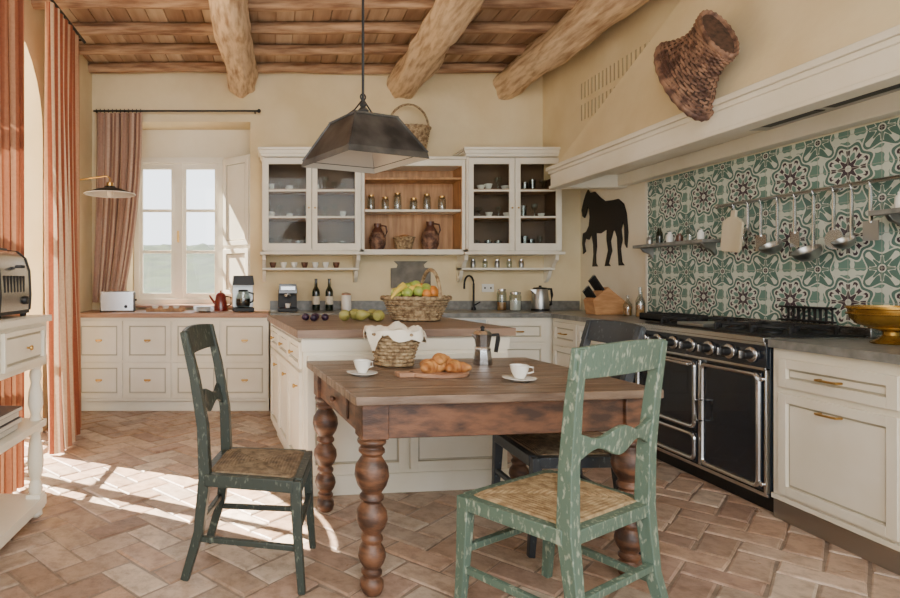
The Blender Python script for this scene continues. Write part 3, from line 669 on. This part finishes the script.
b=B('espresso_machine'); b.box(-.09,.09,-.13,.13,0,.03,blackm); b.box(-.09,.09,.0,.13,.03,.20,blackm); b.box(-.09,.09,-.12,.13,.17,.26,black,t=.01); b.lathe([(.03,.17),(.03,.14),(.02,.135)],steel,(0,-.07,0),16); b.tube([(0,-.09,.155),(0,-.19,.15)],[.008,.012],blackm); b.lathe([(.02,.03),(.028,.075)],cer,(0,-.07,0),14); b.box(-.07,.07,-.125,-.118,.20,.24,steel); b.done((.17,5.80,ZC),bevel=.005)
for x in (.45,.58):
    b=B('wine_bottle'); b.lathe([(.036,0),(.038,.005),(.038,.18),(.034,.20),(.015,.235),(.0135,.30),(.016,.30),(.016,.31)],bottle,seg=24); b.lathe([(.0385,.06),(.0385,.14)],labelm,seg=24,cap=False); b.done((x,5.87,ZC))
b=B('canister'); b.lathe([(.05,0),(.05,.14),(.045,.15)],cer); b.lathe([(.046,.15),(.046,.165),(.01,.175)],wood_top); b.done((.75,5.9,ZC))
b=B('glass_jar'); b.lathe([(.05,0),(.055,.01),(.055,.14),(.045,.16)],jarglass,seg=24); b.lathe([(.05,.005),(.05,.10)],cer,seg=24); b.lathe([(.05,.16),(.05,.18),(.01,.19)],steel,seg=24); b.done((2.38,5.82,ZC))
b=B('glass_jar'); b.lathe([(.04,0),(.045,.01),(.045,.17),(.035,.19)],jarglass,seg=24); b.lathe([(.04,.005),(.04,.08)],bread,seg=24); b.lathe([(.04,.19),(.04,.21)],steel,seg=24); b.done((2.27,5.88,ZC))
b=B('electric_kettle'); b.lathe([(.085,0),(.085,.02)],blackm,seg=28); b.lathe([(.08,.02),(.082,.04),(.07,.20),(.065,.21)],steelb,seg=28); b.lathe([(.065,.21),(.06,.225),(.015,.23),(.012,.245)],blackm,seg=28)
b.tube([(.06,0,.21),(.12,0,.21),(.13,0,.15),(.12,0,.06),(.08,0,.05)],.012,blackm); b.add([(-.065,-.03,.16),(-.065,.03,.16),(-.105,0,.205),(-.062,-.03,.205),(-.062,.03,.205)],[(0,1,2),(0,2,3),(1,4,2),(2,4,3)],steelb); b.done((2.62,5.82,ZC),.2)
b=B('kitchen_faucet'); b.lathe([(.022,0),(.022,.02),(.012,.03)],blackm); b.tube([(0,0,.02),(0,0,.26)]+[(0,-.08+.08*math.cos(pi*i/8),.26+.08*math.sin(pi*i/8)) for i in range(9)]+[(0,-.16,.21)],.010,blackm); b.tube([(.015,0,.05),(.07,0,.08)],.006,blackm); b.done((2.03,5.98,ZC),-.9)
b=B('serving_tray'); b.box(-.17,.17,-.09,.09,0,.012,honey); b.box(-.17,.17,-.09,-.08,.012,.03,honey); b.box(-.17,.17,.08,.09,.012,.03,honey)
for x in (-.1,0,.1): b.lathe([(.02,.012),(.034,.05),(.03,.05),(.016,.02)],cer,(x,0,0),16)
b.done((-1.0,5.75,ZC))
b=B('stone_wall_plaque'); b.ext([(-.2,0),(.2,0),(.2,.20),(.14,.205),(.13,.235),(.17,.27),(-.17,.27),(-.13,.235),(-.14,.205),(-.2,.20)],-.012,.012,slate,lambda a,z,d:(a,d,z)); o=b.done((1.42,6.055,1.12),bevel=.003)
b=B('knife_block'); q_=1.25; b.M=Matrix.Scale(q_,4)
b.ext([(-.11,0),(.12,0),(.16,.05),(-.02,.19),(-.13,.10)],-.055,.055,knifewood,lambda a,z,d:(a,d,z))
for i in range(5):
    for j in range(2):
        y=-.040+i*.020; q=.22+j*.55; px=-.13+.11*q; pz=.10+.09*q; dx,dz=-.58,.81
        L=.09-.010*i+.03*j; b.tube([(px,y,pz),(px+dx*L,y,pz+dz*L)],.0075,blackm,sq=True,ref=(0,1,0)); b.tube([(px+dx*L,y,pz+dz*L),(px+dx*(L+.006),y,pz+dz*(L+.006))],.008,steel,sq=True,ref=(0,1,0))
b.done((2.92,5.22,.902),.1,bevel=.002)
b=B('pedestal_bowl'); b.lathe([(.07,0),(.075,.008),(.05,.02),(.03,.04),(.03,.055),(.06,.07),(.12,.09),(.145,.12),(.15,.16),(.16,.165),(.16,.175),(.14,.175),(.135,.13),(.05,.085)],gold,seg=40); b.ring(.152,.006,gold,(0,0,.14),twist=False); b.ring(.075,.006,gold,(0,0,.075),twist=False); b.done((2.90,2.80,.902))
for x in (-1.68,2.2):
    b=B('wall_socket'); b.box(-.06,.06,0,.012,-.04,.04,plastic)
    for xx in (-.03,.03): b.box(xx-.008,xx+.008,-.001,.002,-.01,.01,blackm)
    b.done((x,6.056,1.12),bevel=.002)
b=B('trim_1'); b.box(0.0,3.12,6.045,6.069,.901,.99,stone); b.done()
# ---------------------------------------------------------------- horse silhouette
hp=[(.10,.64),(.05,.67),(.03,.75),(.08,.87),(.13,.95),(.18,1.0),(.22,.95),(.33,.95),(.45,.86),(.55,.80),(.70,.79),(.82,.79),(.92,.72),(.97,.60),(1.0,.38),(.98,.20),(.945,.25),(.935,.45),(.91,.52),(.875,.42),(.89,.30),(.86,.2),(.885,.04),(.93,.0),(.83,.0),(.81,.2),(.80,.33),(.755,.42),(.72,.42),(.665,.30),(.69,.18),(.62,.03),(.66,.0),(.55,.0),(.57,.06),(.62,.19),(.59,.32),(.59,.45),(.46,.41),(.36,.42),(.37,.25),(.35,.15),(.355,.04),(.39,0),(.28,0),(.305,.15),(.30,.28),(.26,.42),(.20,.35),(.12,.37),(.09,.30),(.12,.20),(.06,.17),(.065,.22),(.045,.31),(.06,.44),(.14,.46),(.20,.53),(.22,.64),(.205,.74),(.17,.78),(.14,.70)]
b=B('horse_silhouette_art'); b.ext([(-u*.80,v*.76) for u,v in hp],0,-.012,horsem,lambda a,z,d:(d,a,z)); b.done((3.139,6.05,1.33),bevel=.002)
# ---------------------------------------------------------------- utensil rail + shelves
b=B('utensil_rail'); xr=3.05; zr=1.70
b.tube([(xr,2.55,zr),(xr,4.08,zr)],.012,steel)
for y in (2.6,3.3,4.05): b.tube([(xr,y,zr),(3.119,y,zr)],.008,steel); b.lathe([(.022,0),(.018,.01)],steel,(3.121,y,zr),14,RY(-pi/2))
b.sph((xr,4.09,zr),.018,.018,.018,steel)
def hook(y): b.tube([(xr,y,zr+.012),(xr-.014,y,zr),(xr-.012,y,zr-.02),(xr-.005,y,zr-.035)],.003,steel)
for y in (3.94,3.82,3.72,3.60,3.48,3.36,3.24,3.14,3.04): hook(y)
def handle(y,L): b.tube([(xr-.006,y,zr-.03),(xr-.006,y,zr-.03-L)],.007,steel,flat=1.4)
handle(3.82,.14)
for k in range(6):
    a=k*pi/6; b.tube([(xr-.006,3.82,zr-.17)]+[(xr-.006+.03*math.sin(pi*i/6)*math.cos(a),3.82+.03*math.sin(pi*i/6)*math.sin(a),zr-.17-.11*i/6) for i in range(1,6)]+[(xr-.006,3.82,zr-.29)],.002,steel)
handle(3.72,.2); b.box(xr-.008,xr-.004,3.68,3.76,zr-.32,zr-.22,steel)
def ladle(y,L,r,m): 
    handle(y,L); b.lathe([(.004,-r),(r*.6,-r*.8),(r*.92,-r*.4),(r,0),(r*.93,0),(r*.85,-r*.38),(r*.5,-r*.7),(.003,-r*.9)],m,(xr-.05,y,zr-.03-L-.0),22,RY(-.5),cap=False)
ladle(3.60,.26,.06,steelb)
handle(3.48,.2); b.box(xr-.008,xr-.004,3.45,3.51,zr-.31,zr-.22,steel)
ladle(3.36,.30,.07,steelb)
handle(3.24,.2); b.lathe([(.055,0),(.055,.004)],steel,(xr-.006,3.24,zr-.28),24,RY(pi/2))
ladle(3.14,.26,.05,steelb)
handle(3.04,.18); b.box(xr-.008,xr-.004,3.0,3.08,zr-.30,zr-.20,steelb)
b.done()
b=B('hanging_chopping_board'); b.ext([(-.07,0),(.07,0),(.085,.03),(.085,.19),(.05,.22),(.02,.23),(.02,.27),(-.02,.27),(-.02,.23),(-.05,.22),(-.085,.19),(-.085,.03)],-.008,.008,boardm,lambda a,z,d:(d,a,z)); o=b.done((3.024,3.94,1.385),bevel=.003); o.rotation_euler=(.12,0,0)
def wshelf(y0,y1,z):
    b=B('wall_shelf'); b.box(2.99,3.120,y0,y1,z,z+.025,stone)
    for y in (y0+.06,y1-.06): b.ext([(3.120,z),(3.02,z),(3.04,z-.03),(3.09,z-.05),(3.120,z-.09)],y-.012,y+.012,steelb,lambda a,zz,d:(a,d,zz))
    b.done(bevel=.002)
wshelf(4.15,4.95,1.46); wshelf(2.3,3.0,1.52)
b=B('shelf_condiments')
for y,h,m in ((4.25,.07,cer),(4.36,.10,jarglass),(4.47,.06,brownc),(4.58,.08,cer),(4.70,.12,bottle),(4.82,.07,steelb)):
    b.lathe([(.022,0),(.024,h*.3),(.022,h*.7),(.012,h*.85),(.012,h)],m,(3.05,y,1.487),14)
b.done()
b=B('shelf_condiments')
for y,h,m in ((2.45,.07,cer),(2.6,.10,jarglass),(2.75,.06,brownc),(2.9,.08,cer)): b.lathe([(.022,0),(.024,h*.3),(.022,h*.7),(.012,h*.85),(.012,h)],m,(3.05,y,1.547),14)
b.done()
b=B('oil_bottles')
for y,x,h in ((4.83,2.98,.24),(4.92,3.04,.20),(5.0,2.98,.17)):
    b.lathe([(.03,0),(.033,.01),(.033,h*.55),(.012,h*.75),(.012,h)],jarglass,(x,y,.902),16); b.lathe([(.028,.005),(.028,h*.4)],bread,(x,y,.902),16)
b.done()
# big wicker basket hanging on hood : woven strands over stakes
b=B('hanging_wicker_basket')
pr=[(.175,0),(.18,.03),(.165,.08),(.17,.13),(.21,.20),(.27,.27),(.305,.31)]
SX=.40
def prf(t):
    t=t*(len(pr)-1); i=min(int(t),len(pr)-2); f=t-i; return pr[i][0]+(pr[i+1][0]-pr[i][0])*f,pr[i][1]+(pr[i+1][1]-pr[i][1])*f
NS=26
for k in range(NS):
    a=2*pi*k/NS; b.tube([(prf(t/14)[0]*math.cos(a)*SX,prf(t/14)[0]*math.sin(a),prf(t/14)[1]) for t in range(15)],.006,wicker_d,6)
for row in range(26):
    r0,z0_=prf((row+.5)/26); pts=[]
    for k in range(NS*4+1):
        a=2*pi*k/(NS*4); rr=r0+.0085*(math.cos(a*NS/2) if row%2 else -math.cos(a*NS/2))
        pts.append((rr*math.cos(a)*SX,rr*math.sin(a),z0_))
    b.tube(pts,.0072,wicker_r,6)
b.woven([(p-.012,z) for p,z in pr],wicker_d,stakes=26,rows=14,amp=.002,sx=SX-.02)
b.ring(.31,.017,wicker_r,(0,0,.315),sx=SX+.01); b.ring(.177,.015,wicker_r,(0,0,.0),sx=SX+.03)
o=b.done((2.42,3.24,2.53)); o.rotation_euler=(math.radians(-120),0,0)
# ---------------------------------------------------------------- wall lamp
b=B('wall_lamp'); b.lathe([(.045,.06),(.05,.045),(.12,.03),(.215,-.005),(.22,-.012)],blackm,seg=40,cap=False); b.lathe([(.215,-.010),(.12,.024),(.045,.04)],cer,seg=40,cap=False); b.ring(.218,.004,cer,(0,0,-.01),twist=False)
b.lathe([(.03,.055),(.03,.09),(.012,.10)],brass,seg=18); b.sph((0,0,.0),.03,.03,.04,bulbm)
b.tube([(0,0,.095),(0,0,.13),(-.03,0,.15),(-.39,.0,.10)],.007,brass); b.lathe([(.04,0),(.035,.02)],brass,(-.395,0,.10),20,RY(pi/2)); b.done((-1.40,5.25,1.96))
# ---------------------------------------------------------------- console
b=B('console_table'); xf,xb,yn_,yf=-1.15,-1.68,1.35,3.09; zt=1.02
b.box(xb,xf+.02,yn_,yf+.02,zt-.03,zt,paint); b.box(xb+.02,xf,yn_+.02,yf,zt-.25,zt-.03,paint)
for y0 in (2.56,2.05,1.54):
    b.M=Tz(xf,y0+0,0,pi/2); b.panel(.0,.46,zt-.22,zt-.05,paint,'knob',fw=.02); b.M=Matrix.Identity(4)
lp=[(.028,.12),(.036,.14),(.03,.17),(.022,.19),(.034,.22),(.04,.28),(.034,.36),(.022,.42),(.03,.44),(.03,.455)]
lp2=[(.03,.49),(.03,.50),(.022,.52),(.038,.57),(.034,.63),(.022,.68),(.03,.71),(.03,.73),(.024,.745),(.034,.77)]
for x in (xf-.04,xb+.06):
    for y in (yf-.045,2.2,yn_+.07):
        b.box(x-.036,x+.036,y-.036,y+.036,.04,.12,paint); b.lathe([(.02,0),(.034,.012),(.03,.04)],paint,(x,y,0),18); b.lathe(lp,paint,(x,y,0),20); b.lathe(lp2,paint,(x,y,0),20)
b.box(xb+.01,xf,yn_,yf,.05,.10,paint); b.box(xb+.01,xf,yn_,yf,.455,.49,paint)
b.done(bevel=.003)
b=B('stack_of_books'); z=.492
for i,(a,e,t,m) in enumerate(((0,0,.03,bookm),(.01,.02,.025,book2),(0,.01,.035,bookm),(.02,.0,.02,book2))):
    b.box(-1.5+a,-1.2+a,2.45+e,2.85+e,z,z+t,m); b.box(-1.495+a,-1.195+a,2.455+e,2.845+e,z+.004,z+t-.004,pagem); z+=t+.0005
b.done()
# chrome vintage toaster: rounded body, slots on top, lever and dial
b=B('chrome_toaster')
prof=[(-.15,.03),(-.155,.10),(-.15,.22),(-.13,.285),(-.09,.32),(0,.33),(.09,.32),(.13,.285),(.15,.22),(.155,.10),(.15,.03)]
b.ext(prof,-.17,.15,steel,lambda a,z,d:(a,d,z)); b.ext([(a*1.03,.012+(z-.012)*1.012) for a,z in prof],.15,.168,blackm,lambda a,z,d:(a,d,z)); b.ext([(a*1.03,.012+(z-.012)*1.012) for a,z in prof],-.188,-.17,blackm,lambda a,z,d:(a,d,z))
b.box(-.15,.15,-.18,.16,.015,.035,blackm)
for x in (-.13,.13):
    for y in (-.15,.13): b.lathe([(.015,0),(.015,.02)],blackm,(x,y,0),12)
for x in (-.045,.045): b.box(x-.016,x+.016,-.13,.11,.322,.334,blackm)
for k in range(7): y=-.13+k*.035; b.box(.150,.1575,y-.005,y+.005,.12,.20,blackm)
b.lathe([(.022,0),(.018,.02)],blackm,(.152,.09,.08),18,RY(pi/2)); b.box(.15,.185,-.02,.02,.235,.25,blackm)
b.done((-1.36,2.86,1.021),bevel=.004)
# ---------------------------------------------------------------- outside
def hills():
    vs=[];fs=[];nx,ny=60,50
    for j in range(ny+1):
        for i in range(nx+1):
            x=-90+150*i/nx; y=9+130*j/ny; d=(y-9)/130
            z=-3.0+ d*13*(.85+noise.noise(Vector((x*.02,y*.02,3))))+noise.noise(Vector((x*.3,y*.3,0)))*.8*d*2
            vs.append((x,y,z))
    for j in range(ny):
        for i in range(nx): a=j*(nx+1)+i; fs.append((a,a+1,a+nx+2,a+nx+1))
    me=bpy.data.meshes.new('hillside'); me.from_pydata(vs,[],fs); me.materials.append(mat('hillside_green',c(38,54,30),.95,var=c(18,32,22),scale=.35,detail=10))
    for p in me.polygons: p.use_smooth=True
    o=bpy.data.objects.new('hillside',me); S.collection.objects.link(o)
hills()
b=B('patio_ground'); b.box(-14,-2.35,-6,14,-.25,-.03,mat('patio_stone',c(205,190,165),.9,var=c(180,165,140),scale=2)); b.done()
# ---------------------------------------------------------------- lights
w=bpy.data.worlds.new('sky'); S.world=w; w.use_nodes=True; nt=w.node_tree; bg=nt.nodes['Background']
bg.inputs[0].default_value=(.88,.94,1,1); bg.inputs[1].default_value=3.5
def area(name,loc,rot,sx,sy,pw,col=(1,1,1)):
    l=bpy.data.lights.new(name,'AREA'); l.shape='RECTANGLE'; l.size=sx; l.size_y=sy; l.energy=pw; l.color=col
    o=bpy.data.objects.new(name,l); S.collection.objects.link(o); o.location=loc; o.rotation_euler=rot; return o
sl=bpy.data.lights.new('sun','SUN'); sl.energy=60; sl.angle=.006; sl.color=(1,.91,.77)
so=bpy.data.objects.new('sun',sl); S.collection.objects.link(so); so.rotation_euler=Vector((.82,-.42,-1.0)).to_track_quat('-Z','Y').to_euler()
area('room_fill_light',(.3,-.9,2.6),(math.radians(70),0,0),3.5,1.4,105,(1,.95,.88))  # added fill lamp behind the camera, stands in for unseen windows there
# ---------------------------------------------------------------- camera
cd=bpy.data.cameras.new('camera'); cd.lens=24; cd.sensor_width=36; cd.shift_x=.2; cd.shift_y=-.0211; cd.clip_start=.05
co=bpy.data.objects.new('camera',cd); S.collection.objects.link(co); co.location=(0,0,1.2); co.rotation_euler=(pi/2,0,0); S.camera=co
